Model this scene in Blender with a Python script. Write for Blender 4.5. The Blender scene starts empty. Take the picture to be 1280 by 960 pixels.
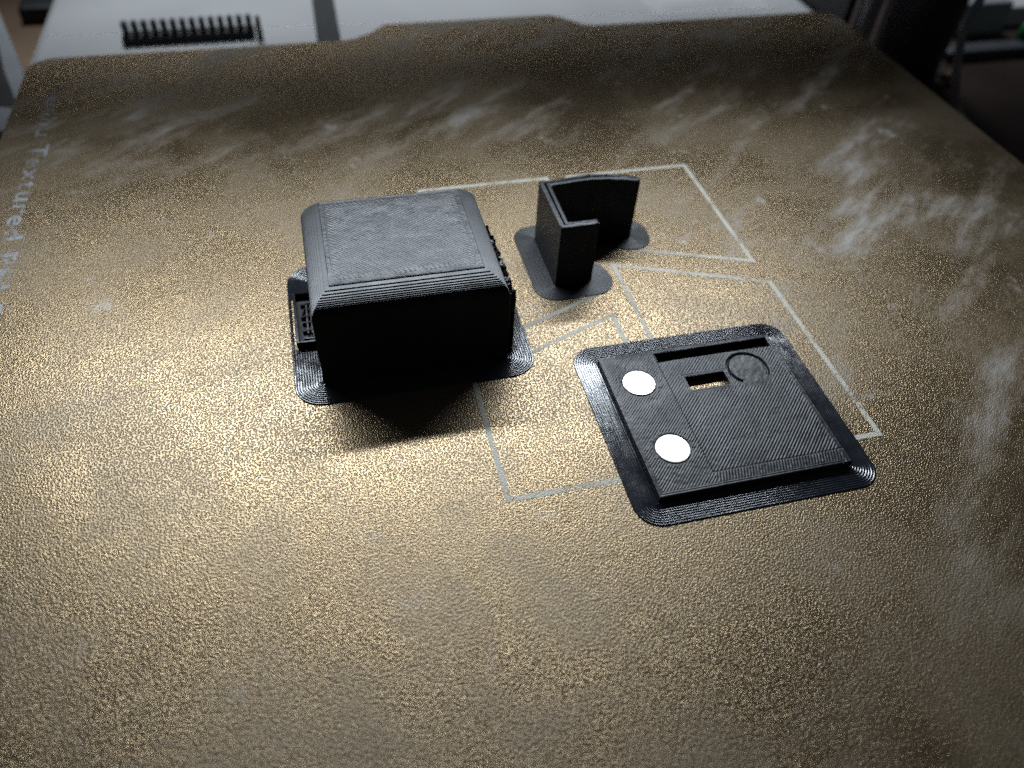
import bpy, bmesh, math, random
import numpy as np
from mathutils import Matrix, Vector

random.seed(7)
rng = np.random.default_rng(7)
SC = bpy.context.scene
MM = 0.001
R = math.radians

# ------------------------------------------------------------------ camera
cam_data = bpy.data.cameras.new("camera")
cam = bpy.data.objects.new("camera", cam_data)
SC.collection.objects.link(cam)
cam_data.sensor_fit = 'HORIZONTAL'
cam_data.sensor_width = 36.0
cam_data.lens = 966.2 / 1280 * 36.0
cam_data.clip_start = 0.005
cam_data.clip_end = 20.0
rot = (Matrix.Rotation(R(-16.565), 4, 'Z') @ Matrix.Rotation(R(42.7825), 4, 'X')
       @ Matrix.Rotation(R(3.6656), 4, 'Z'))
cam.matrix_world = Matrix.Translation((77.05 * MM, 0.0, 105.21 * MM)) @ rot
cam_data.dof.use_dof = True
cam_data.dof.focus_distance = 0.136
cam_data.dof.aperture_fstop = 13.0
SC.camera = cam

# ------------------------------------------------------------------ world and lamps
world = bpy.data.worlds.new("World")
SC.world = world
world.use_nodes = True
bg = world.node_tree.nodes['Background']
bg.inputs['Color'].default_value = (0.78, 0.88, 1.0, 1)
bg.inputs['Strength'].default_value = 0.02


def area(name, loc, target, sx, sy, power, color):
    d = bpy.data.lights.new(name, 'AREA')
    d.shape = 'RECTANGLE'
    d.size = sx * MM
    d.size_y = sy * MM
    d.energy = power
    d.color = color
    o = bpy.data.objects.new(name, d)
    SC.collection.objects.link(o)
    p = Vector(loc) * MM
    t = Vector(target) * MM
    o.location = p
    o.rotation_euler = (t - p).to_track_quat('-Z', 'Y').to_euler()
    return o


# the printer's LED bar above the rear edge of the plate: a long thin lamp
led = area("led_bar", (104, 194, 109), (98, 55, 0), 255, 6, 0.25, (0.82, 0.91, 1.0))
led.data.spread = R(132)
# added fill lamp, no known source: brightens the pale base behind the plate
base_fill = area("base_fill_lamp", (190, 530, 300), (190, 318, -15), 460, 40, 0.085, (0.88, 0.94, 1.0))
base_fill.data.spread = R(27)

SC.view_settings.view_transform = 'Standard'
SC.view_settings.look = 'None'
SC.view_settings.exposure = 0.0
SC.view_settings.gamma = 1.0
SC.view_settings.use_curve_mapping = False
SC.render.engine = 'CYCLES'
SC.cycles.use_denoising = False
SC.cycles.use_adaptive_sampling = False
SC.cycles.max_bounces = 4
SC.cycles.caustics_reflective = False
SC.cycles.caustics_refractive = False
SC.cycles.sample_clamp_indirect = 3.0


# ------------------------------------------------------------------ helpers
def link(o):
    SC.collection.objects.link(o)
    return o


def tag(o, label=None, cat=None, group=None, kind=None):
    if label: o['label'] = label
    if cat: o['category'] = cat
    if group: o['group'] = group
    if kind: o['kind'] = kind
    return o


def empty(name, loc):
    o = bpy.data.objects.new(name, None)
    o.empty_display_size = 0.005
    o.location = Vector(loc) * MM
    return link(o)


def mesh_obj(name, verts, faces, mat, parent=None, smooth=False, origin=(0, 0, 0)):
    """verts in millimetres in plate coordinates; origin = the parent's base"""
    v = (np.asarray(verts, dtype=np.float64) - np.asarray(origin)) * MM
    me = bpy.data.meshes.new(name)
    me.from_pydata(v.tolist(), [], faces if isinstance(faces, list) else faces.tolist())
    me.update()
    if smooth:
        me.polygons.foreach_set('use_smooth', [True] * len(me.polygons))
    if mat: me.materials.append(mat)
    o = link(bpy.data.objects.new(name, me))
    if parent: o.parent = parent
    else: o.location = Vector(origin) * MM
    return o


class MB:
    """collects boxes, tubes and prisms into one mesh (millimetres)"""
    def __init__(s):
        s.v, s.f = [], []

    def add(s, v, f):
        n = len(s.v)
        s.v += [tuple(p) for p in v]
        s.f += [[i + n for i in q] for q in f]
        return s

    def box(s, x0, x1, y0, y1, z0, z1, b=0.0):
        if b <= 0:
            v = [(x, y, z) for z in (z0, z1) for x, y in ((x0, y0), (x1, y0), (x1, y1), (x0, y1))]
            f = [[3, 2, 1, 0], [4, 5, 6, 7], [0, 1, 5, 4], [1, 2, 6, 5], [2, 3, 7, 6], [3, 0, 4, 7]]
            return s.add(v, f)
        pts = []
        for cx, cy, a in ((x1 - b, y0 + b, -90), (x1 - b, y1 - b, 0), (x0 + b, y1 - b, 90), (x0 + b, y0 + b, 180)):
            for k in range(4):
                t = R(a + k * 30)
                pts.append((cx, cy, math.cos(t), math.sin(t)))
        rings = [(z0, b), (z1 - b, b), (z1 - b * 0.3, b * 0.7), (z1, 0)]
        v = [(px + ca * r, py + sa * r, z) for z, r in rings for px, py, ca, sa in pts]
        n = len(pts)
        f = [[k * n + i, k * n + (i + 1) % n, (k + 1) * n + (i + 1) % n, (k + 1) * n + i] for k in range(len(rings) - 1) for i in range(n)]
        f += [list(range(n))[::-1], [(len(rings) - 1) * n + i for i in range(n)]]
        return s.add(v, f)

    def prism(s, poly, z0, z1):
        n = len(poly)
        v = [(x, y, z0) for x, y in poly] + [(x, y, z1) for x, y in poly]
        f = [list(range(n))[::-1], [n + i for i in range(n)]]
        f += [[i, (i + 1) % n, n + (i + 1) % n, n + i] for i in range(n)]
        return s.add(v, f)

    def tube(s, pts, r, seg=12):
        pts = [Vector(p) for p in pts]
        rings = []
        up = Vector((0.3, 0.1, 1)).normalized()
        for i, p in enumerate(pts):
            t = (pts[min(i + 1, len(pts) - 1)] - pts[max(i - 1, 0)]).normalized()
            a = t.cross(up)
            if a.length < 1e-3: a = t.cross(Vector((1, 0, 0)))
            a.normalize(); b = t.cross(a)
            rr = r[i] if isinstance(r, (list, tuple)) else r
            rings.append([p + (a * math.cos(k / seg * 2 * math.pi) + b * math.sin(k / seg * 2 * math.pi)) * rr for k in range(seg)])
        v = [tuple(q) for g in rings for q in g]
        f = [[i * seg + k, i * seg + (k + 1) % seg, (i + 1) * seg + (k + 1) % seg, (i + 1) * seg + k] for i in range(len(rings) - 1) for k in range(seg)]
        f += [list(range(seg)), [(len(rings) - 1) * seg + k for k in range(seg)][::-1]]
        return s.add(v, f)

    def build(s, name, mat, parent=None, origin=(0, 0, 0), smooth=False):
        o = mesh_obj(name, s.v, s.f, mat, parent, smooth, origin)
        bm = bmesh.new(); bm.from_mesh(o.data)
        bmesh.ops.recalc_face_normals(bm, faces=bm.faces)
        bm.to_mesh(o.data); bm.free()
        return o


def catmull(pts, n=8):
    P = [Vector(p) for p in pts]
    P = [P[0] * 2 - P[1]] + P + [P[-1] * 2 - P[-2]]
    out = []
    for i in range(1, len(P) - 2):
        for k in range(n):
            t = k / n
            a, b, c, d = P[i - 1], P[i], P[i + 1], P[i + 2]
            out.append(0.5 * ((2 * b) + (c - a) * t + (2 * a - 5 * b + 4 * c - d) * t * t + (3 * b - a - 3 * c + d) * t ** 3))
    out.append(P[-2])
    return out


def lattice_noise(x, y, scale, seed):
    """smooth value noise, -1..1, for height fields"""
    g = np.random.default_rng(seed).uniform(-1, 1, (64, 64))
    u, v = x / scale, y / scale
    i, j = np.floor(u).astype(int), np.floor(v).astype(int)
    fu, fv = u - i, v - j
    fu, fv = fu * fu * (3 - 2 * fu), fv * fv * (3 - 2 * fv)
    a = g[i % 64, j % 64]; b = g[(i + 1) % 64, j % 64]; c = g[i % 64, (j + 1) % 64]; d = g[(i + 1) % 64, (j + 1) % 64]
    return (a * (1 - fu) + b * fu) * (1 - fv) + (c * (1 - fu) + d * fu) * fv


def bead(t, pitch):
    """rounded filament profile across lines of the given pitch, 0..1"""
    u = 2 * (t / pitch - np.floor(t / pitch)) - 1
    return np.sqrt(np.clip(1 - u * u * 0.98, 0, 1))


# ------------------------------------------------------------------ materials
def material(name):
    m = bpy.data.materials.new(name)
    m.use_nodes = True
    nt = m.node_tree
    b = nt.nodes['Principled BSDF']
    return m, nt, b


def nd(nt, kind, **kw):
    n = nt.nodes.new(kind)
    for k, v in kw.items():
        if k.startswith('i_'):
            n.inputs[k[2:].replace('_', ' ')].default_value = v
        else:
            setattr(n, k, v)
    return n


def math_node(nt, op, a, b=None, clamp=False):
    n = nt.nodes.new('ShaderNodeMath'); n.operation = op; n.use_clamp = clamp
    for k, s in enumerate((a, b)):
        if s is None: continue
        if isinstance(s, (int, float)): n.inputs[k].default_value = s
        else: nt.links.new(s, n.inputs[k])
    return n.outputs[0]


def ramp(nt, src, stops):
    n = nt.nodes.new('ShaderNodeValToRGB')
    e = n.color_ramp.elements
    while len(e) < len(stops): e.new(0.5)
    for k, (p, c) in enumerate(stops):
        e[k].position = p
        e[k].color = c if len(c) == 4 else (*c, 1)
    nt.links.new(src, n.inputs[0])
    return n.outputs[0]


def gray(v): return (v, v, v, 1)


def simple(name, color, rough=0.5, metal=0.0, var=0.12, scale=60.0, bump=0.0, bscale=400.0, spec=0.5):
    m, nt, b = material(name)
    tc = nd(nt, 'ShaderNodeTexCoord')
    nz = nd(nt, 'ShaderNodeTexNoise', i_Scale=scale, i_Detail=5.0)
    nt.links.new(tc.outputs['Object'], nz.inputs['Vector'])
    lo = tuple(c * (1 - var) for c in color); hi = tuple(min(1, c * (1 + var)) for c in color)
    nt.links.new(ramp(nt, nz.outputs['Fac'], [(0.3, lo), (0.7, hi)]), b.inputs['Base Color'])
    rr = math_node(nt, 'MULTIPLY_ADD', nz.outputs['Fac'], 0.2)
    rr.node.inputs[2].default_value = rough - 0.1
    nt.links.new(rr, b.inputs['Roughness'])
    b.inputs['Metallic'].default_value = metal
    b.inputs['Specular IOR Level'].default_value = spec
    if bump > 0:
        n2 = nd(nt, 'ShaderNodeTexNoise', i_Scale=bscale, i_Detail=4.0)
        nt.links.new(tc.outputs['Object'], n2.inputs['Vector'])
        bp = nd(nt, 'ShaderNodeBump', i_Strength=1.0, i_Distance=bump * MM)
        nt.links.new(n2.outputs['Fac'], bp.inputs['Height'])
        nt.links.new(bp.outputs['Normal'], b.inputs['Normal'])
    return m


def black_filament(name, rough=0.36, bump=0.03, bscale=2200.0, base=(0.008, 0.009, 0.012), spec=1.0):
    m, nt, b = material(name)
    tc = nd(nt, 'ShaderNodeTexCoord')
    n1 = nd(nt, 'ShaderNodeTexNoise', i_Scale=bscale, i_Detail=3.0)
    n2 = nd(nt, 'ShaderNodeTexNoise', i_Scale=260.0, i_Detail=4.0)
    for n in (n1, n2): nt.links.new(tc.outputs['Object'], n.inputs['Vector'])
    b.inputs['Base Color'].default_value = (*base, 1)
    b.inputs['Specular IOR Level'].default_value = spec
    rr = math_node(nt, 'MULTIPLY_ADD', n2.outputs['Fac'], 0.22)
    rr.node.inputs[2].default_value = rough - 0.11
    nt.links.new(rr, b.inputs['Roughness'])
    bp = nd(nt, 'ShaderNodeBump', i_Strength=1.0, i_Distance=bump * MM)
    nt.links.new(n1.outputs['Fac'], bp.inputs['Height'])
    nt.links.new(bp.outputs['Normal'], b.inputs['Normal'])
    return m


def plate_material():
    m, nt, b = material('textured_pei')
    L = nt.links.new
    tc = nd(nt, 'ShaderNodeTexCoord')
    P = tc.outputs['Object']
    # dusty film left by fingers and glue: broad uneven patches
    n_big = nd(nt, 'ShaderNodeTexNoise', noise_dimensions='2D', i_Scale=30.0, i_Detail=8.0, i_Roughness=0.62, i_Distortion=0.2)
    L(P, n_big.inputs['Vector'])
    film = ramp(nt, n_big.outputs['Fac'], [(0.40, gray(0.0)), (0.62, gray(1.0))])
    # wiping streaks, stretched along one diagonal
    mp = nd(nt, 'ShaderNodeMapping')
    mp.inputs['Scale'].default_value = (1.0, 0.28, 1.0)
    mr = nd(nt, 'ShaderNodeMapping')
    mr.inputs['Rotation'].default_value = (0, 0, R(52))
    L(P, mr.inputs['Vector'])
    L(mr.outputs['Vector'], mp.inputs['Vector'])
    n_st = nd(nt, 'ShaderNodeTexNoise', noise_dimensions='2D', i_Scale=70.0, i_Detail=10.0, i_Roughness=0.76, i_Distortion=0.15)
    L(mp.outputs['Vector'], n_st.inputs['Vector'])
    streak = ramp(nt, n_st.outputs['Fac'], [(0.50, gray(0.0)), (0.70, gray(1.0))])
    # the rear third and the right side have been rubbed most
    sx = nd(nt, 'ShaderNodeSeparateXYZ'); L(P, sx.inputs[0])
    zones = []
    for src, lo, hi in ((sx.outputs['Y'], 0.02, 0.085), (sx.outputs['X'], 0.0, 0.07)):
        mrg = nd(nt, 'ShaderNodeMapRange', interpolation_type='SMOOTHSTEP')
        L(src, mrg.inputs['Value'])
        mrg.inputs['From Min'].default_value = lo; mrg.inputs['From Max'].default_value = hi
        zones.append(mrg.outputs['Result'])
    zone = math_node(nt, 'MAXIMUM', math_node(nt, 'MAXIMUM', zones[0], zones[1]), 0.10)
    streak = math_node(nt, 'MULTIPLY', streak, zone)
    # pale residue flecks
    n_fl = nd(nt, 'ShaderNodeTexNoise', noise_dimensions='2D', i_Scale=95.0, i_Detail=8.0, i_Roughness=0.7)
    L(P, n_fl.inputs['Vector'])
    fleck = ramp(nt, n_fl.outputs['Fac'], [(0.635, gray(0.0)), (0.74, gray(1.0))])
    # grain of the powder coat
    nw = nd(nt, 'ShaderNodeTexNoise', noise_dimensions='2D', i_Scale=1500.0, i_Detail=2.0)
    L(P, nw.inputs['Vector'])
    warp = nd(nt, 'ShaderNodeVectorMath', operation='SCALE')
    L(nw.outputs['Color'], warp.inputs[0]); warp.inputs['Scale'].default_value = 0.00025
    wadd = nd(nt, 'ShaderNodeVectorMath', operation='ADD')
    L(P, wadd.inputs[0]); L(warp.outputs[0], wadd.inputs[1])
    vo = nd(nt, 'ShaderNodeTexVoronoi', voronoi_dimensions='2D', feature='F1', i_Scale=2850.0)
    L(wadd.outputs[0], vo.inputs['Vector'])
    n_g = nd(nt, 'ShaderNodeTexNoise', noise_dimensions='2D', i_Scale=5000.0, i_Detail=2.0, i_Roughness=0.5)
    L(P, n_g.inputs['Vector'])
    pr = nd(nt, 'ShaderNodeMapRange', interpolation_type='SMOOTHERSTEP')
    L(vo.outputs['Distance'], pr.inputs['Value'])
    pr.inputs['From Min'].default_value = 0.05; pr.inputs['From Max'].default_value = 0.62
    grain = math_node(nt, 'ADD', pr.outputs['Result'], math_node(nt, 'MULTIPLY', n_g.outputs['Fac'], 0.45))
    # base colour
    pit = ramp(nt, vo.outputs['Distance'], [(0.10, (0.20, 0.143, 0.088)), (0.55, (0.52, 0.39, 0.235))])
    n_c = nd(nt, 'ShaderNodeTexNoise', noise_dimensions='2D', i_Scale=14.0, i_Detail=5.0)
    L(P, n_c.inputs['Vector'])
    mixc = nd(nt, 'ShaderNodeMix', data_type='RGBA', blend_type='MULTIPLY')
    mixc.inputs['Factor'].default_value = 1.0
    L(pit, mixc.inputs[6])
    L(ramp(nt, n_c.outputs['Fac'], [(0.3, (0.75, 0.73, 0.72)), (0.7, (1.05, 1.02, 0.95))]), mixc.inputs[7])
    dust = nd(nt, 'ShaderNodeMix', data_type='RGBA')
    L(mixc.outputs[2], dust.inputs[6]); dcol = nd(nt, 'ShaderNodeMix', data_type='RGBA')
    dcol.inputs[6].default_value = (0.15, 0.14, 0.125, 1); dcol.inputs[7].default_value = (0.46, 0.45, 0.44, 1)
    L(math_node(nt, 'MAXIMUM', streak, fleck), dcol.inputs[0])
    L(dcol.outputs[2], dust.inputs[7])
    amt = math_node(nt, 'ADD', math_node(nt, 'ADD', math_node(nt, 'MULTIPLY', film, 0.26), 0.07),
                    math_node(nt, 'ADD', math_node(nt, 'MULTIPLY', streak, 0.55), math_node(nt, 'MULTIPLY', math_node(nt, 'MULTIPLY', fleck, math_node(nt, 'ADD', zone, 0.4, True)), 0.5)), clamp=True)
    L(amt, dust.inputs[0])
    L(dust.outputs[2], b.inputs['Base Color'])
    L(math_node(nt, 'SUBTRACT', 0.92, math_node(nt, 'MULTIPLY', amt, 0.75)), b.inputs['Metallic'])
    L(math_node(nt, 'ADD', 0.25, math_node(nt, 'MULTIPLY', amt, 0.45)), b.inputs['Roughness'])
    bp = nd(nt, 'ShaderNodeBump', i_Strength=1.0, i_Distance=0.000044)
    L(grain, bp.inputs['Height'])
    L(bp.outputs['Normal'], b.inputs['Normal'])
    return m


def print_material(name, color, cover):
    """thin worn white print on the grainy coat: gaps where the ink is rubbed off"""
    m, nt, b = material(name)
    L = nt.links.new
    tc = nd(nt, 'ShaderNodeTexCoord')
    vo = nd(nt, 'ShaderNodeTexVoronoi', voronoi_dimensions='2D', feature='F1', i_Scale=3000.0)
    n1 = nd(nt, 'ShaderNodeTexNoise', noise_dimensions='2D', i_Scale=140.0, i_Detail=6.0, i_Roughness=0.7)
    n2 = nd(nt, 'ShaderNodeTexNoise', noise_dimensions='2D', i_Scale=1500.0, i_Detail=2.0)
    for n in (vo, n1, n2): L(tc.outputs['Object'], n.inputs['Vector'])
    b.inputs['Base Color'].default_value = (*color, 1)
    b.inputs['Roughness'].default_value = 0.55
    s = math_node(nt, 'ADD', n1.outputs['Fac'], math_node(nt, 'MULTIPLY', n2.outputs['Fac'], 0.7))
    L(ramp(nt, s, [(cover, gray(0.1)), (cover + 0.2, gray(0.9))]), b.inputs['Alpha'])
    bp = nd(nt, 'ShaderNodeBump', i_Strength=1.0, i_Distance=0.00012)
    L(math_node(nt, 'MULTIPLY', vo.outputs['Distance'], -1.0), bp.inputs['Height'])
    L(bp.outputs['Normal'], b.inputs['Normal'])
    return m


M = {
    'plate': plate_material(),
    'ink': print_material('white_ink', (0.70, 0.67, 0.57), 0.62),
    'ink_worn': print_material('worn_white_ink', (0.46, 0.48, 0.51), 0.74),
    'wall': black_filament('black_filament_wall', 0.38, 0.010, spec=0.5),
    'top': black_filament('black_filament_top', 0.40, 0.008, spec=0.56),
    'brim': black_filament('black_filament_brim', 0.18, 0.014, 1500.0, (0.008, 0.0095, 0.015)),
    'brim_smooth': black_filament('black_filament_smooth_brim', 0.42, 0.012, spec=0.6),
    'nickel': simple('nickel', (0.93, 0.90, 0.85), 0.42, 1.0, 0.02, 300.0),
    'steel_edge': simple('steel_edge', (0.25, 0.24, 0.22), 0.4, 1.0),
    'bed': simple('black_bed', (0.02, 0.02, 0.022), 0.6),
    'white': simple('white_plastic', (0.74, 0.76, 0.77), 0.45, 0, 0.05, 25.0, 0.02),
    'paper': simple('paper_label', (0.82, 0.82, 0.84), 0.6, 0, 0.03),
    'grey': simple('grey_plastic', (0.48, 0.50, 0.54), 0.4, 0, 0.08),
    'dark': simple('dark_plastic', (0.10, 0.10, 0.14), 0.45, 0, 0.2),
    'black': simple('black_plastic', (0.012, 0.013, 0.017), 0.45, 0, 0.2),
    'midgrey': simple('dull_grey_plastic', (0.10, 0.11, 0.13), 0.5),
    'olive': simple('olive_plastic', (0.12, 0.12, 0.08), 0.5),
    'strap': simple('woven_strap', (0.014, 0.016, 0.022), 0.7, 0, 0.4, 900.0, 0.15, 900.0),
    'wood': simple('wood', (0.26, 0.16, 0.09), 0.55, 0, 0.3, 30.0, 0.02, 200.0),
    'shaded_wood': simple('shaded_wood', (0.045, 0.024, 0.015), 0.5, 0, 0.35, 30.0),  # the table's wood again, with shade put into the colour
    'cable': simple('cable_sheath', (0.36, 0.37, 0.42), 0.30),
    'tan': simple('tan_plastic', (0.36, 0.27, 0.14), 0.5),
    'green': simple('green_plastic', (0.02, 0.22, 0.05), 0.4),
    'print_grey': simple('label_print', (0.45, 0.45, 0.47), 0.6),
}

# ------------------------------------------------------------------ the build plate
def arc(cx, cy, r, a0, a1, n=8):
    return [(cx + r * math.cos(R(a0 + (a1 - a0) * k / n)), cy + r * math.sin(R(a0 + (a1 - a0) * k / n))) for k in range(n + 1)]


plate = empty('build_plate', (128.5, 115.5, -0.5))
tag(plate, 'worn golden-brown textured build plate with white logo outline under the black prints', 'build plate')
PO = (128.5, 115.5, -0.5)
outline = arc(5, -8, 5, 180, 270) + arc(252, -8, 5, 270, 360)
outline += arc(250, 236.5, 7, 0, 90)
outline += [(170, 243.5), (166.5, 244.6), (160, 251.5)] + arc(156.5, 250.2, 3.2, 40, 90, 4)
outline += arc(103.5, 250.2, 3.2, 90, 140, 4) + [(98, 248.5), (92.5, 244.6), (89, 243.5)]
outline += arc(7, 236.5, 7, 90, 180)
MB().prism(outline, -0.5, 0.0).build('sheet', M['plate'], plate, PO)


def inset_poly(poly, d):
    n = len(poly); out = []
    for i in range(n):
        p0, p1, p2 = (Vector(poly[(i + k) % n]) for k in (-1, 0, 1))
        e1 = (p1 - p0).normalized(); e2 = (p2 - p1).normalized()
        n1 = Vector((-e1.y, e1.x)); n2 = Vector((-e2.y, e2.x))
        mt = (n1 + n2) / (1 + n1.dot(n2))
        out.append(tuple(p1 + mt * d))
    return out


logo = [
    [(97.6, 102.1), (130.2, 114.6), (130.2, 159.2), (97.6, 159.2)],
    [(134.4, 129.4), (166.7, 118.1), (166.7, 158.9), (134.4, 158.9)],
    [(97.6, 68.0), (130.0, 68.0), (130.0, 108.5), (97.6, 96.4)],
    [(134.4, 67.8), (167.2, 67.8), (167.2, 111.6), (134.4, 124.0)],
]
for poly in logo:
    poly = poly if sum(a[0] * b[1] - b[0] * a[1] for a, b in zip(poly, poly[1:] + poly[:1])) > 0 else poly[::-1]
    inner = inset_poly(poly, 1.0)
    n = len(poly)
    v = [(x, y, 0.03) for x, y in poly] + [(x, y, 0.03) for x, y in inner]
    f = [[i, (i + 1) % n, n + (i + 1) % n, n + i] for i in range(n)]
    mesh_obj('logo_outline', v, f, M['ink'], plate, False, PO)

# lettering along the left edge, read from the rear towards the front
fc = bpy.data.curves.new('lettering', 'FONT')
fc.body = 'Bambu Textured PEI Plate'
fc.size = 5.8
fc.offset = 0.10
fc.space_character = 1.12
fo = link(bpy.data.objects.new('lettering_curve', fc))
bpy.context.view_layer.update()
tm = bpy.data.meshes.new_from_object(fo.evaluated_get(bpy.context.evaluated_depsgraph_get()))
tv = [(7.8 + v.co.y, 227.0 - v.co.x * 113.0 / max(1e-6, max(q.co.x for q in tm.vertices)), 0.03) for v in tm.vertices]
tf = [list(p.vertices) for p in tm.polygons]
bpy.data.objects.remove(fo)
mesh_obj('lettering', tv, tf, M['ink_worn'], plate, False, PO)
mesh_obj('tab_line', [(108.5, 249.2, 0.03), (152.5, 248.6, 0.03), (152.5, 250.2, 0.03), (108.5, 250.6, 0.03)], [[0, 1, 2, 3]], M['ink'], plate, False, PO)

# magnetic bed under the sheet
tag(MB().box(3, 254, -10, 241, -7, -0.52, 1.0).build('heated_bed', M['bed'], None, (128, 115, -7)),
    'black heated bed hidden beneath the golden-brown plate', 'printer bed', kind='structure')

# ------------------------------------------------------------------ printed parts: common builders
def ccw(poly):
    a = sum(p[0] * q[1] - q[0] * p[1] for p, q in zip(poly, poly[1:] + poly[:1]))
    return poly if a > 0 else poly[::-1]


def offset_loop(poly, d, arcn=10, step=0.8):
    """outward offset of a ccw polygon; the number of points does not depend on d"""
    n = len(poly); corners = []
    for i in range(n):
        p0, p1, p2 = (Vector(poly[(i + k) % n]) for k in (-1, 0, 1))
        e1 = (p1 - p0).normalized(); e2 = (p2 - p1).normalized()
        n1 = Vector((e1.y, -e1.x)); n2 = Vector((e2.y, -e2.x))
        cr = e1.x * e2.y - e1.y * e2.x
        if cr > 0.05:
            a0 = math.atan2(n1.y, n1.x); a1 = math.atan2(n2.y, n2.x)
            while a1 < a0: a1 += 2 * math.pi
            corners.append([p1 + Vector((math.cos(a0 + (a1 - a0) * k / arcn), math.sin(a0 + (a1 - a0) * k / arcn))) * d for k in range(arcn + 1)])
        else:
            corners.append([p1 + (n1 + n2) / (1 + n1.dot(n2)) * d])
    out = []
    for i in range(n):
        out += corners[i]
        L = (Vector(poly[(i + 1) % n]) - Vector(poly[i])).length
        m = max(1, int(L / step))
        a, b = corners[i][-1], corners[(i + 1) % n][0]
        out += [a.lerp(b, k / m) for k in range(1, m)]
    return np.array([(p.x, p.y) for p in out])


def brim(name, poly, width, lines, mat, parent, origin, rough=0.012, z_lo=0.08, z_hi=0.22, skip=None, seed=1, pitch_jit=0.0):
    """brim of concentric filament beads laid around a footprint"""
    poly = ccw(poly)
    g = np.random.default_rng(seed)
    prof = []
    pitch = width / lines
    for k in range(lines):
        for u in (-0.92, -0.6, -0.2, 0.2, 0.6, 0.92):
            prof.append(((k + 0.5 + u / 2) * pitch, z_lo + (z_hi - z_lo) * math.sqrt(1 - u * u)))
    prof.append((width + 0.03, 0.0))
    loops = []
    base_n = None
    for j, (d, z) in enumerate(prof):
        lp = offset_loop(poly, d)
        base_n = len(lp)
        k = j // 6
        gg = np.random.default_rng(seed * 100 + k)
        wob = np.convolve(np.r_[gg.normal(0, 1, base_n)], np.ones(3) / 3, 'same')
        zz = np.full(base_n, z)
        if z > 0: zz = zz + wob * rough
        loops.append(np.c_[lp, zz])
    v = np.concatenate(loops)
    f = []
    for j in range(len(loops) - 1):
        for i in range(base_n):
            i2 = (i + 1) % base_n
            if skip:
                c = loops[j][i]
                if skip(c[0], c[1], prof[j][0]): continue
            f.append([j * base_n + i, (j + 1) * base_n + i, (j + 1) * base_n + i2, j * base_n + i2])
    return mesh_obj(name, v, [q[::-1] for q in f], mat, parent, True, origin)


def layered(name, loop_at, z0, z1, lh, mat, parent, origin, crease=0.045, jit=0.006, seed=3, cap=True):
    """a printed wall: stacked layers with rounded sides; loop_at(zmid, inset) gives an (n, 2) outline"""
    nl = max(1, int(round((z1 - z0) / lh)))
    lh = (z1 - z0) / nl
    g = np.random.default_rng(seed)
    loops = []
    for k in range(nl):
        a = z0 + k * lh
        shift = g.normal(0, jit)
        for fz, ins in ((0.04, crease), (0.28, 0.0), (0.72, 0.0), (0.96, crease)):
            lp = loop_at(a + lh / 2, ins + shift)
            loops.append(np.c_[lp, np.full(len(lp), a + fz * lh)])
    n = len(loops[0])
    v = np.concatenate(loops)
    f = [[j * n + i, j * n + (i + 1) % n, (j + 1) * n + (i + 1) % n, (j + 1) * n + i] for j in range(len(loops) - 1) for i in range(n)]
    if cap: f.append([(len(loops) - 1) * n + i for i in range(n)])
    return mesh_obj(name, v, f, mat, parent, False, origin)


def height_field(name, x0, x1, y0, y1, step, hfun, mat, parent, origin, holes=()):
    xs = set(np.round(np.linspace(x0, x1, int((x1 - x0) / step) + 1), 4)); ys = set(np.round(np.linspace(y0, y1, int((y1 - y0) / step) + 1), 4))
    for a, b, c, d in holes: xs |= {a, b}; ys |= {c, d}
    xs = np.array(sorted(xs)); ys = np.array(sorted(ys))
    X, Y = np.meshgrid(xs, ys)
    Z = hfun(X, Y)
    nx, ny = len(xs), len(ys)
    v = np.c_[X.ravel(), Y.ravel(), Z.ravel()]
    idx = np.arange(nx * ny).reshape(ny, nx)
    q = np.stack([idx[:-1, :-1], idx[:-1, 1:], idx[1:, 1:], idx[1:, :-1]], -1)
    keep = np.ones(q.shape[:2], bool)
    cx = (xs[:-1] + xs[1:]) / 2; cy = (ys[:-1] + ys[1:]) / 2
    for a, b, c, d in holes:
        keep &= ~(((cx > a) & (cx < b))[None, :] & ((cy > c) & (cy < d))[:, None])
    return mesh_obj(name, v, q[keep], mat, parent, True, origin)


# ------------------------------------------------------------------ the case (box with rounded upper edges)
BX0, BX1, BY0, BY1, BH, BR_ = 71.1, 105.5, 100.2, 129.6, 19.0, 3.4
BO = (88.5, 115.0, 0.0)
case = empty('printed_case', BO)
tag(case, 'black 3D-printed box with rounded upper edges, the tallest print on the plate', 'printed box')


def fillet(t):
    return 0.0 if t >= BR_ else 1 - math.sqrt(max(0.0, 1 - (1 - t / BR_) ** 2))


def box_loop(z, ins):
    t = BH - z
    c = fillet(t)
    a, b, cc, d = BX0 + 4.8 * c + ins, BX1 - 4.8 * c - ins, BY0 + 6.0 * c + ins, BY1 - ins
    n = 14
    xs = np.linspace(a, b, n, endpoint=False); ys = np.linspace(cc, d, n, endpoint=False)
    return np.concatenate([np.c_[xs, np.full(n, cc)], np.c_[np.full(n, b), ys],
                           np.c_[a + b - xs, np.full(n, d)], np.c_[np.full(n, a), cc + d - ys]])


layered('shell', box_loop, 0.0, BH, 0.20, M['wall'], case, BO, crease=0.035, jit=0.008)
tin = fillet(0.1)
TX0, TX1, TY0, TY1 = BX0 + 4.8 * tin + 0.06, BX1 - 4.8 * tin - 0.06, BY0 + 6.0 * tin + 0.06, BY1 - 0.06


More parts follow.
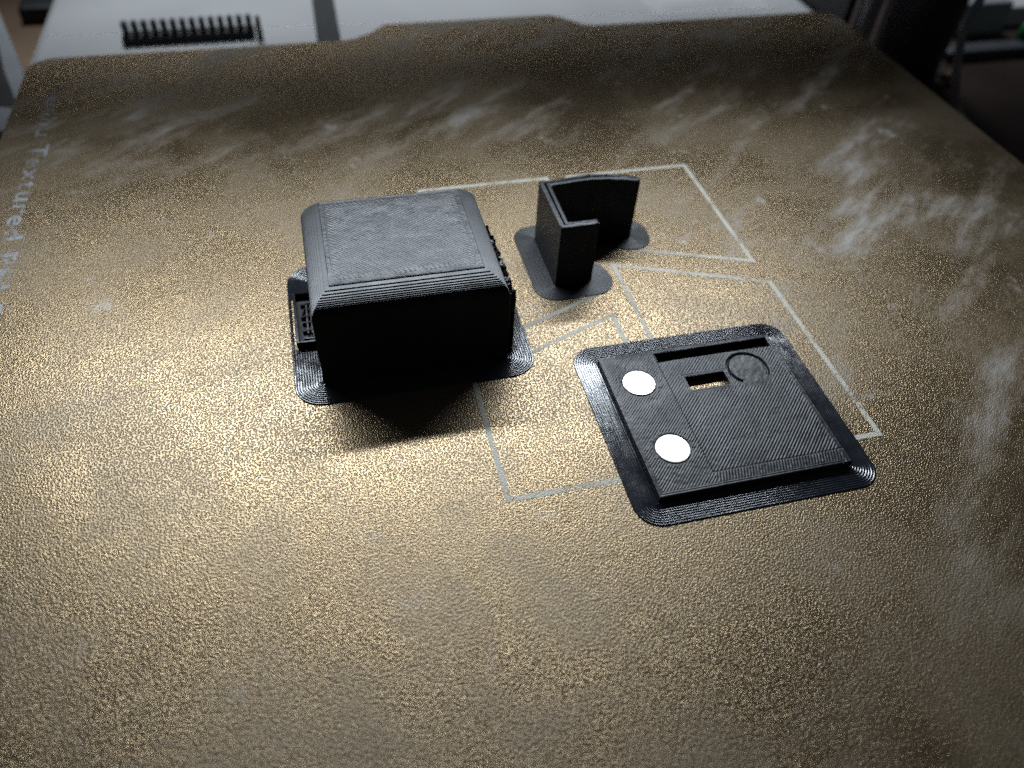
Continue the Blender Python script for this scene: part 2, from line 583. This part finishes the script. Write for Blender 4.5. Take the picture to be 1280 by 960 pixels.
def case_top(X, Y):
    e = np.minimum(np.minimum(X - TX0, TX1 - X), np.minimum(Y - TY0, TY1 - Y))
    infill = bead((X + Y) / math.sqrt(2), 0.46)
    fine = bead((X + Y) / math.sqrt(2) + 0.1, 0.62) * 0.8
    edge = bead(e, 0.45)
    w_in = np.clip((e - 1.9) / 0.15, 0, 1)
    h = np.where(e < 0.9, edge, w_in * infill + (1 - w_in) * fine)
    h = h * 0.075 * (1 + 0.5 * lattice_noise(X, Y, 1.7, 11))
    h += 0.012 * lattice_noise(X, Y, 4.0, 5) + 0.016 * lattice_noise(X, Y, 0.5, 6)
    h -= 0.11 * np.exp(-((e - 0.93) / 0.13) ** 2) * (0.7 + 0.5 * lattice_noise(X, Y, 0.8, 9))
    return BH - 0.03 + h


height_field('top_surface', TX0, TX1, TY0, TY1, 0.085, case_top, M['top'], case, BO)
foot = [(BX0, BY0), (BX1, BY0), (BX1, BY1), (BX0, BY1)]
SY0, SY1 = 110.3, 124.6
brim('brim', foot, 5.2, 11, M['brim'], case, BO, rough=0.022, seed=4,
     skip=lambda x, y, d: x < BX0 and SY0 - 0.3 < y < SY1 + 0.3 and d < 4.6)


def ribbon_wall(path, th, z0, z1, ztop=None):
    """thin printed wall following an open path; ztop varies its upper edge"""
    pts = [Vector(p) for p in path]
    mb = MB()
    L, Rr = [], []
    for i, p in enumerate(pts):
        t = (pts[min(i + 1, len(pts) - 1)] - pts[max(i - 1, 0)]).normalized()
        nrm = Vector((-t.y, t.x)) * th / 2
        L.append(p + nrm); Rr.append(p - nrm)
    n = len(pts)
    zt = ztop or [z1] * n
    v = [(q.x, q.y, z0) for q in L] + [(q.x, q.y, zt[i]) for i, q in enumerate(L)] + [(q.x, q.y, zt[i]) for i, q in enumerate(Rr)] + [(q.x, q.y, z0) for q in Rr]
    f = []
    for k in range(3):
        f += [[k * n + i, k * n + i + 1, (k + 1) * n + i + 1, (k + 1) * n + i] for i in range(n - 1)]
    f += [[0, n, 2 * n, 3 * n], [n - 1, 2 * n - 1, 3 * n - 1, 4 * n - 1]]
    return mb.add(v, f)


# low support block beside the left wall: thin meandering walls, dark between them
sup = ribbon_wall([(71.3, SY1), (67.2, SY1), (67.2, SY0), (71.3, SY0)], 0.5, 0.05, 1.7)
o_sup = sup.build('support_frame', M['brim'], case, BO)
path = []
yy = SY0 + 1.6
k = 0
while yy < SY1 - 1.0:
    ja, jb = random.uniform(-0.35, 0.35), random.uniform(-0.5, 0.2)
    xa, xb = (68.5 + ja, 70.8 + jb) if k % 2 == 0 else (70.8 + jb, 68.5 + ja)
    path += [(xa, yy + random.uniform(-0.2, 0.2)), (xb, yy + random.uniform(-0.2, 0.2))]
    yy += random.uniform(1.5, 3.0)
    k += 1
ribbon_wall(path, 0.34, 0.05, 1.05).build('support_meander', M['brim'], case, BO)
for px in (69.3, 70.1):
    ribbon_wall([(px, SY0 + 3), (px + 0.05, SY1 - 3)], 0.26, 0.05, 0.95).build('support_rib', M['wall'], case, BO)
MB().box(67.4, 71.5, SY0 + 0.25, SY1 - 0.25, 0.02, 0.3).build('support_shade_sheet', M['bed'], case, BO)  # dark sheet standing in for the shade between the support walls

# ragged support tower left standing against the right wall
g = np.random.default_rng(12)
ys = np.linspace(102.0, 124.0, 60)
for row, (xo, hz) in enumerate(((106.2, 14.8), (107.0, 13.6))):
    pth = [(xo + 0.28 * math.sin(y * 4.1 + row) + g.normal(0, 0.10), y) for y in ys]
    zt = [hz - 0.09 * abs(y - 108) + g.normal(0, 0.55) for y in ys]
    ribbon_wall(pth, 0.4, 0.05, hz, zt).build('support_wall', M['wall'], case, BO)

# ------------------------------------------------------------------ the bracket
KO = (128, 126, 0)
bracket = empty('printed_bracket', KO)
tag(bracket, 'black 3D-printed C-shaped bracket with thin upright walls, behind the flat lid', 'bracket')
back_out = [(142.0, 133.9), (139.0, 134.9), (135.5, 135.9), (131.6, 136.4), (127.0, 136.0), (120.4, 135.4)]
back_in = [(122.5, 133.6), (127.0, 134.0), (131.6, 134.3), (135.5, 133.8), (139.0, 132.9), (141.9, 131.9)]
kpoly = ccw([(120.4, 118.7), (128.5, 118.9), (128.4, 120.5), (122.4, 120.5)] + back_in + back_out)


def k_loop(z, ins):
    return offset_loop(kpoly, -ins, arcn=2, step=3.0)


layered('wall', k_loop, 0.0, 14.75, 0.20, M['wall'], bracket, KO, crease=0.035, jit=0.007, seed=8, cap=False)
# top edge: two bead lines following the wall
ins_steps = [(0.0, -0.05), (0.10, 0.03), (0.3, 0.06), (0.5, 0.045), (0.6, 0.04), (0.7, 0.055), (0.80, 0.06)]
lps = []
for d, z in ins_steps:
    lp = offset_loop(kpoly, -d, arcn=2, step=0.5)
    lps.append(np.c_[lp, 14.78 + z + g.normal(0, 0.014, len(lp))])
n = len(lps[0])
f = [[j * n + i, j * n + (i + 1) % n, (j + 1) * n + (i + 1) % n, (j + 1) * n + i] for j in range(len(lps) - 1) for i in range(n)]
mesh_obj('top_edge', np.concatenate(lps), f, M['top'], bracket, True, KO)
brim('brim', kpoly, 4.6, 10, M['brim_smooth'], bracket, KO, rough=0.006, z_lo=0.15, z_hi=0.22, seed=6)

# ------------------------------------------------------------------ the lid
LX0, LX1, LY0, LY1, LH = 122.0, 157.3, 62.7, 95.0, 1.4
LO = (139.5, 79.0, 0)
lid = empty('magnet_plate', LO)
tag(lid, 'flat black 3D-printed lid with two silver round magnets and a wide brim', 'printed lid')
SLOT = (133.0, 156.4, 91.7, 94.1)
HOLE = (136.5, 144.4, 83.9, 87.3)
MAG = [(127.5, 87.5), (127.9, 71.8)]
ARC = (149.4, 87.1, 3.85)


def lid_top(X, Y):
    e = np.minimum(np.minimum(X - LX0, LX1 - X), np.minimum(Y - LY0, LY1 - Y))
    diag = bead((X - Y) / math.sqrt(2), 0.50)
    diag2 = bead((X - Y) / math.sqrt(2) + 0.2, 0.44) * 0.9
    left = X < 132.9
    band = (Y < 65.7) & ~left
    dash = bead((X - 0.35 * Y), 0.55)
    h = np.where(left, diag2, np.where(band, dash, diag))
    # rings of perimeter lines around holes, magnets and the arc
    for (mx, my) in MAG:
        r = np.hypot(X - mx, Y - my)
        h = np.where(r < 3.5, 0.5, h)
    ax, ay, ar = ARC
    r = np.hypot(X - ax, Y - ay); an = np.degrees(np.arctan2(Y - ay, X - ax))
    h = np.where(r < ar + 0.9, bead(X + 0.4 * Y, 0.6) * 0.5 + 0.3, h)
    hx = np.maximum(np.maximum(HOLE[0] - X, X - HOLE[1]), np.maximum(HOLE[2] - Y, Y - HOLE[3]))
    h = np.where((hx > 0) & (hx < 0.9), bead(hx, 0.45), h)
    h = np.where(e < 0.85, bead(e, 0.42), h)
    h = h * 0.09 * (1 + 0.45 * lattice_noise(X, Y, 2.3, 21))
    h += 0.014 * lattice_noise(X, Y, 5.0, 22) + 0.018 * lattice_noise(X, Y, 0.55, 23)
    blob = lattice_noise(X, Y, 0.45, 24)
    near = np.zeros_like(X)
    for (mx, my) in MAG: near = np.maximum(near, np.exp(-((np.hypot(X - mx, Y - my) - 3.9) / 0.9) ** 2))
    near = np.maximum(near, np.exp(-(((X - 146.2) / 1.1) ** 2 + ((Y - 80.4) / 1.4) ** 2)))
    h += 0.03 * near * blob
    # seams between regions
    h -= 0.05 * np.exp(-((X - 132.9) / 0.13) ** 2)
    h -= 0.06 * np.exp(-((Y - 65.7) / 0.12) ** 2) * (~left)
    # engraved arc
    on = ~((an < -38) & (an > -128))
    h -= 0.6 * np.exp(-((r - ar) / 0.23) ** 4) * on
    h += np.where(band, 0.10, 0.0)
    h += np.where(~left & ((LX1 - X < 1.0) | (Y > 94.1)), 0.12, 0.0)
    # raised left strip
    h += np.where(left, 0.05, 0.0)
    # seats for the magnets
    for (mx, my) in MAG: h -= 0.25 * (np.hypot(X - mx, Y - my) < 3.2)
    return LH - 0.03 + h


height_field('top_surface', LX0 + 0.04, LX1 - 0.04, LY0 + 0.04, LY1 - 0.04, 0.085, lid_top, M['top'], lid, LO, holes=(SLOT, HOLE))
lpoly = [(LX0, LY0), (LX1, LY0), (LX1, LY1), (LX0, LY1)]
layered('rim_wall', lambda z, ins: offset_loop(lpoly, -ins, arcn=2, step=2.0), 0.0, LH, 0.2, M['wall'], lid, LO, crease=0.035, jit=0.008, seed=31, cap=False)
mb = MB()
for a, b, c, d, z0 in (SLOT + (0.2,), HOLE + (0.01,)):
    v = [(a, c, z0), (b, c, z0), (b, d, z0), (a, d, z0), (a, c, LH), (b, c, LH), (b, d, LH), (a, d, LH)]
    mb.add(v, [[0, 4, 5, 1], [1, 5, 6, 2], [2, 6, 7, 3], [3, 7, 4, 0]])
a, b, c, d = SLOT
mb.add([(a, c, 0.2), (b, c, 0.2), (b, d, 0.2), (a, d, 0.2)], [[0, 1, 2, 3]])
mesh_obj('slot_wall', mb.v, mb.f, M['wall'], lid, False, LO)
brim('brim', lpoly, 4.5, 10, M['brim'], lid, LO, rough=0.014, seed=9)
for (mx, my) in MAG:
    mb = MB(); nseg = 48
    prof = [(2.95, 1.05), (3.05, 1.15), (3.05, 1.51), (2.97, 1.58), (2.6, 1.595), (0.0, 1.6)]
    v = [(mx + r * math.cos(2 * math.pi * i / nseg), my + r * math.sin(2 * math.pi * i / nseg), z) for r, z in prof[:-1] for i in range(nseg)]
    f = [[j * nseg + i, j * nseg + (i + 1) % nseg, (j + 1) * nseg + (i + 1) % nseg, (j + 1) * nseg + i] for j in range(len(prof) - 2) for i in range(nseg)]
    f.append([(len(prof) - 2) * nseg + i for i in range(nseg)])
    mb.add(v, f)
    mesh_obj('magnet', mb.v, mb.f, M['nickel'], lid, False, LO)

# ------------------------------------------------------------------ what shows behind the plate
tag(MB().box(-400, 286, -200, 700, -34, -30).build('table', M['wood'], None, (0, 0, -34)),
    'brown wooden table top below the white base', 'table', kind='structure')
tag(MB().box(286.5, 800, -200, 700, -34, -30).build('table_shaded_part', M['shaded_wood'], None, (286, 0, -34)),
    'right part of the table behind the plate, its shade put into a darker brown', 'table', kind='structure')
tag(MB().box(-12, 277, 262, 420, -29.9, -15, 3).build('white_base', M['white'], None, (130, 262, -29.9)),
    'pale grey-white plastic base behind the rear edge of the plate', 'base')

ts = empty('terminal_strip', (38.5, 286, -15))
tag(ts, 'black comb-like strip of small upright teeth on the white base', 'connector strip')
TO = (38.5, 286, -15)
MB().box(17, 60.3, 284.2, 290, -14.99, -12.4, 0.5).build('strip_body', M['black'], ts, TO)
tooth = None
for k in range(14):
    x = 18.6 + k * 3.1
    if tooth is None:
        mb = MB().box(-1.0, 1.0, -1.2, 1.6, 0, 4.2, 0.5)
        tooth = mb.build('tooth', M['midgrey'], ts)
        t = tooth
    else:
        t = tooth.copy(); link(t); t.parent = ts
    t.location = ((x - TO[0]) * MM, (287.2 - TO[1]) * MM, (-12.4 - TO[2]) * MM)

tag(MB().tube([(62.0, 284.2, -14.9), (62.0, 284.3, -11), (62.1, 284.5, -7.6)], [1.1, 1.0, 0.7], 12).build('pin', M['olive'], None, (62, 284.2, -15), True),
    'short olive pin standing at the end of the comb-like strip', 'pin')
st = catmull([(85.0, 268, -14.2), (85.2, 285, -14.2), (85.8, 315, -14.2), (87, 360, -14.2)], 10)
mb = MB()
for i in range(len(st) - 1):
    pass
vv, ff = [], []
for p in st: vv += [(p.x - 4.1, p.y, -14.9), (p.x - 3.9, p.y, -13.7), (p.x + 3.9, p.y, -13.7), (p.x + 4.1, p.y, -14.9)]
for i in range(len(st) - 1):
    ff += [[4 * i + k, 4 * i + k + 1, 4 * i + 5 + k, 4 * i + 4 + k] for k in range(3)]
mb.add(vv, ff)
tag(mb.build('woven_strap', M['strap'], None, (85, 280, -15)), 'dark woven strap lying across the white base beside the tab', 'strap')

lb = empty('paper_label', (235, 290, -15))
tag(lb, 'bright white printed label stuck on the pale base near the rear right corner', 'label')
MB().box(209, 259, 283, 305, -14.99, -14.85).build('sheet', M['paper'], lb, (235, 290, -15))
for y, xa, xb in ((287.2, 214, 250), (291.5, 216, 246)):
    MB().box(xa, xb, y, y + 0.7, -14.85, -14.83).build('print_line', M['print_grey'], lb, (235, 290, -15))

for x, lab in ((93.5, 'small white block at the left flank of the rear tab'), (176.0, 'small white block at the right flank of the rear tab')):
    tag(MB().box(x - 5, x + 5, 266, 271, -15.0, -11, 1.5).build('white_block', M['paper'], None, (x, 268, -15)), lab, 'stop', 'white blocks')  # white blocks added at the pale patches flanking the tab

# right rear: post, cable, boxes
tag(MB().tube([(303, 252, -29.9), (303, 252, 40), (303, 252, 120)], 13.5, 40).build('post', M['dark'], None, (303, 252, -29.9), True),
    'thick dark upright post behind the right rear corner', 'post')
tag(MB().box(281.5, 287.5, 255, 262, -29.9, 110, 1.2).build('highlight_bar', M['grey'], None, (284, 258, -29.9)),  # bar added for the soft highlight along the post's left side
    'pale grey upright bar in place of the highlight along the left of the dark post', 'bar')
tag(MB().box(277.8, 281.0, 262, 300, -29.9, 60, 0.6).build('side_panel', M['black'], None, (279, 280, -29.9)),
    'narrow black panel at the right end of the white base', 'panel')
cb = catmull([(300, 190, -29), (291.3, 204.0, -20), (284.0, 203.9, -8), (281.4, 205.7, 2), (281.4, 207.7, 10), (285.5, 210.5, 16), (297.8, 221.3, 20), (330, 240, 10)], 8)
tag(MB().tube(cb, 1.35, 14).build('cable', M['cable'], None, (300, 190, -29.9), True), 'grey cable looping upwards beside the dark post', 'cable')
tag(MB().box(348, 374, 281, 306, -29.9, -17, 1.0).build('carton', M['grey'], None, (360, 290, -29.9)), 'dull grey carton under white papers in the dark right corner', 'carton')
tag(MB().box(372, 404, 287, 312, -29.9, -22, 0.8).build('paper_stack', M['paper'], None, (388, 298, -29.9)), 'pale lilac-white paper stack beside the grey carton', 'papers')
tag(MB().box(330, 420, 258, 266, -29.9, -26, 1.0).build('ledge', M['midgrey'], None, (370, 262, -29.9)), 'dull grey strip lying in front of the carton', 'strip')
tp = empty('small_clip', (316, 243, -29.9))
tag(tp, 'small tan clip with a white tip right of the dark post', 'clip')
MB().tube([(315.5, 242.5, -27.5), (318, 241, -27.2), (321, 240, -27.6)], [1.8, 2.3, 1.6], 12).build('body', M['tan'], tp, (316, 243, -29.9), True)
MB().tube([(311.5, 244.5, -27.6), (313.5, 244, -27), (315.5, 242.5, -27.4)], [0.7, 1.1, 1.2], 10).build('tip', M['paper'], tp, (316, 243, -29.9), True)
tag(MB().tube([(371, 266, -29.8), (371, 266, -24), (371, 266, -20)], [3, 3.2, 2.2], 14).build('green_cap', M['green'], None, (371, 266, -29.9), True), 'bright green cap at the far right edge', 'cap')

# left rear: pale frame with a black groove
fr = empty('aluminium_bar', (-25, 290, -30))
tag(fr, 'pale grey bar with a black groove beyond the left rear corner', 'bar')
def slab(name, pts, z0, z1, mat):
    MB().prism(ccw(pts), z0, z1).build(name, mat, fr, (-25, 290, -30))
slab('bar_body', [(-60, 420), (-13.0, 274), (-6, 235), (-60, 235)], -29.9, -16.2, M['grey'])
slab('groove', [(-24.5, 297), (-18.5, 274), (-10, 248), (-16, 250), (-24, 274)], -16.2, -16.0, M['black'])
tag(MB().box(-30, -15, 345, 370, -29.9, -24, 2).build('foot', M['black'], None, (-22, 357, -29.9)), 'small black foot at the top left beyond the white base', 'foot')
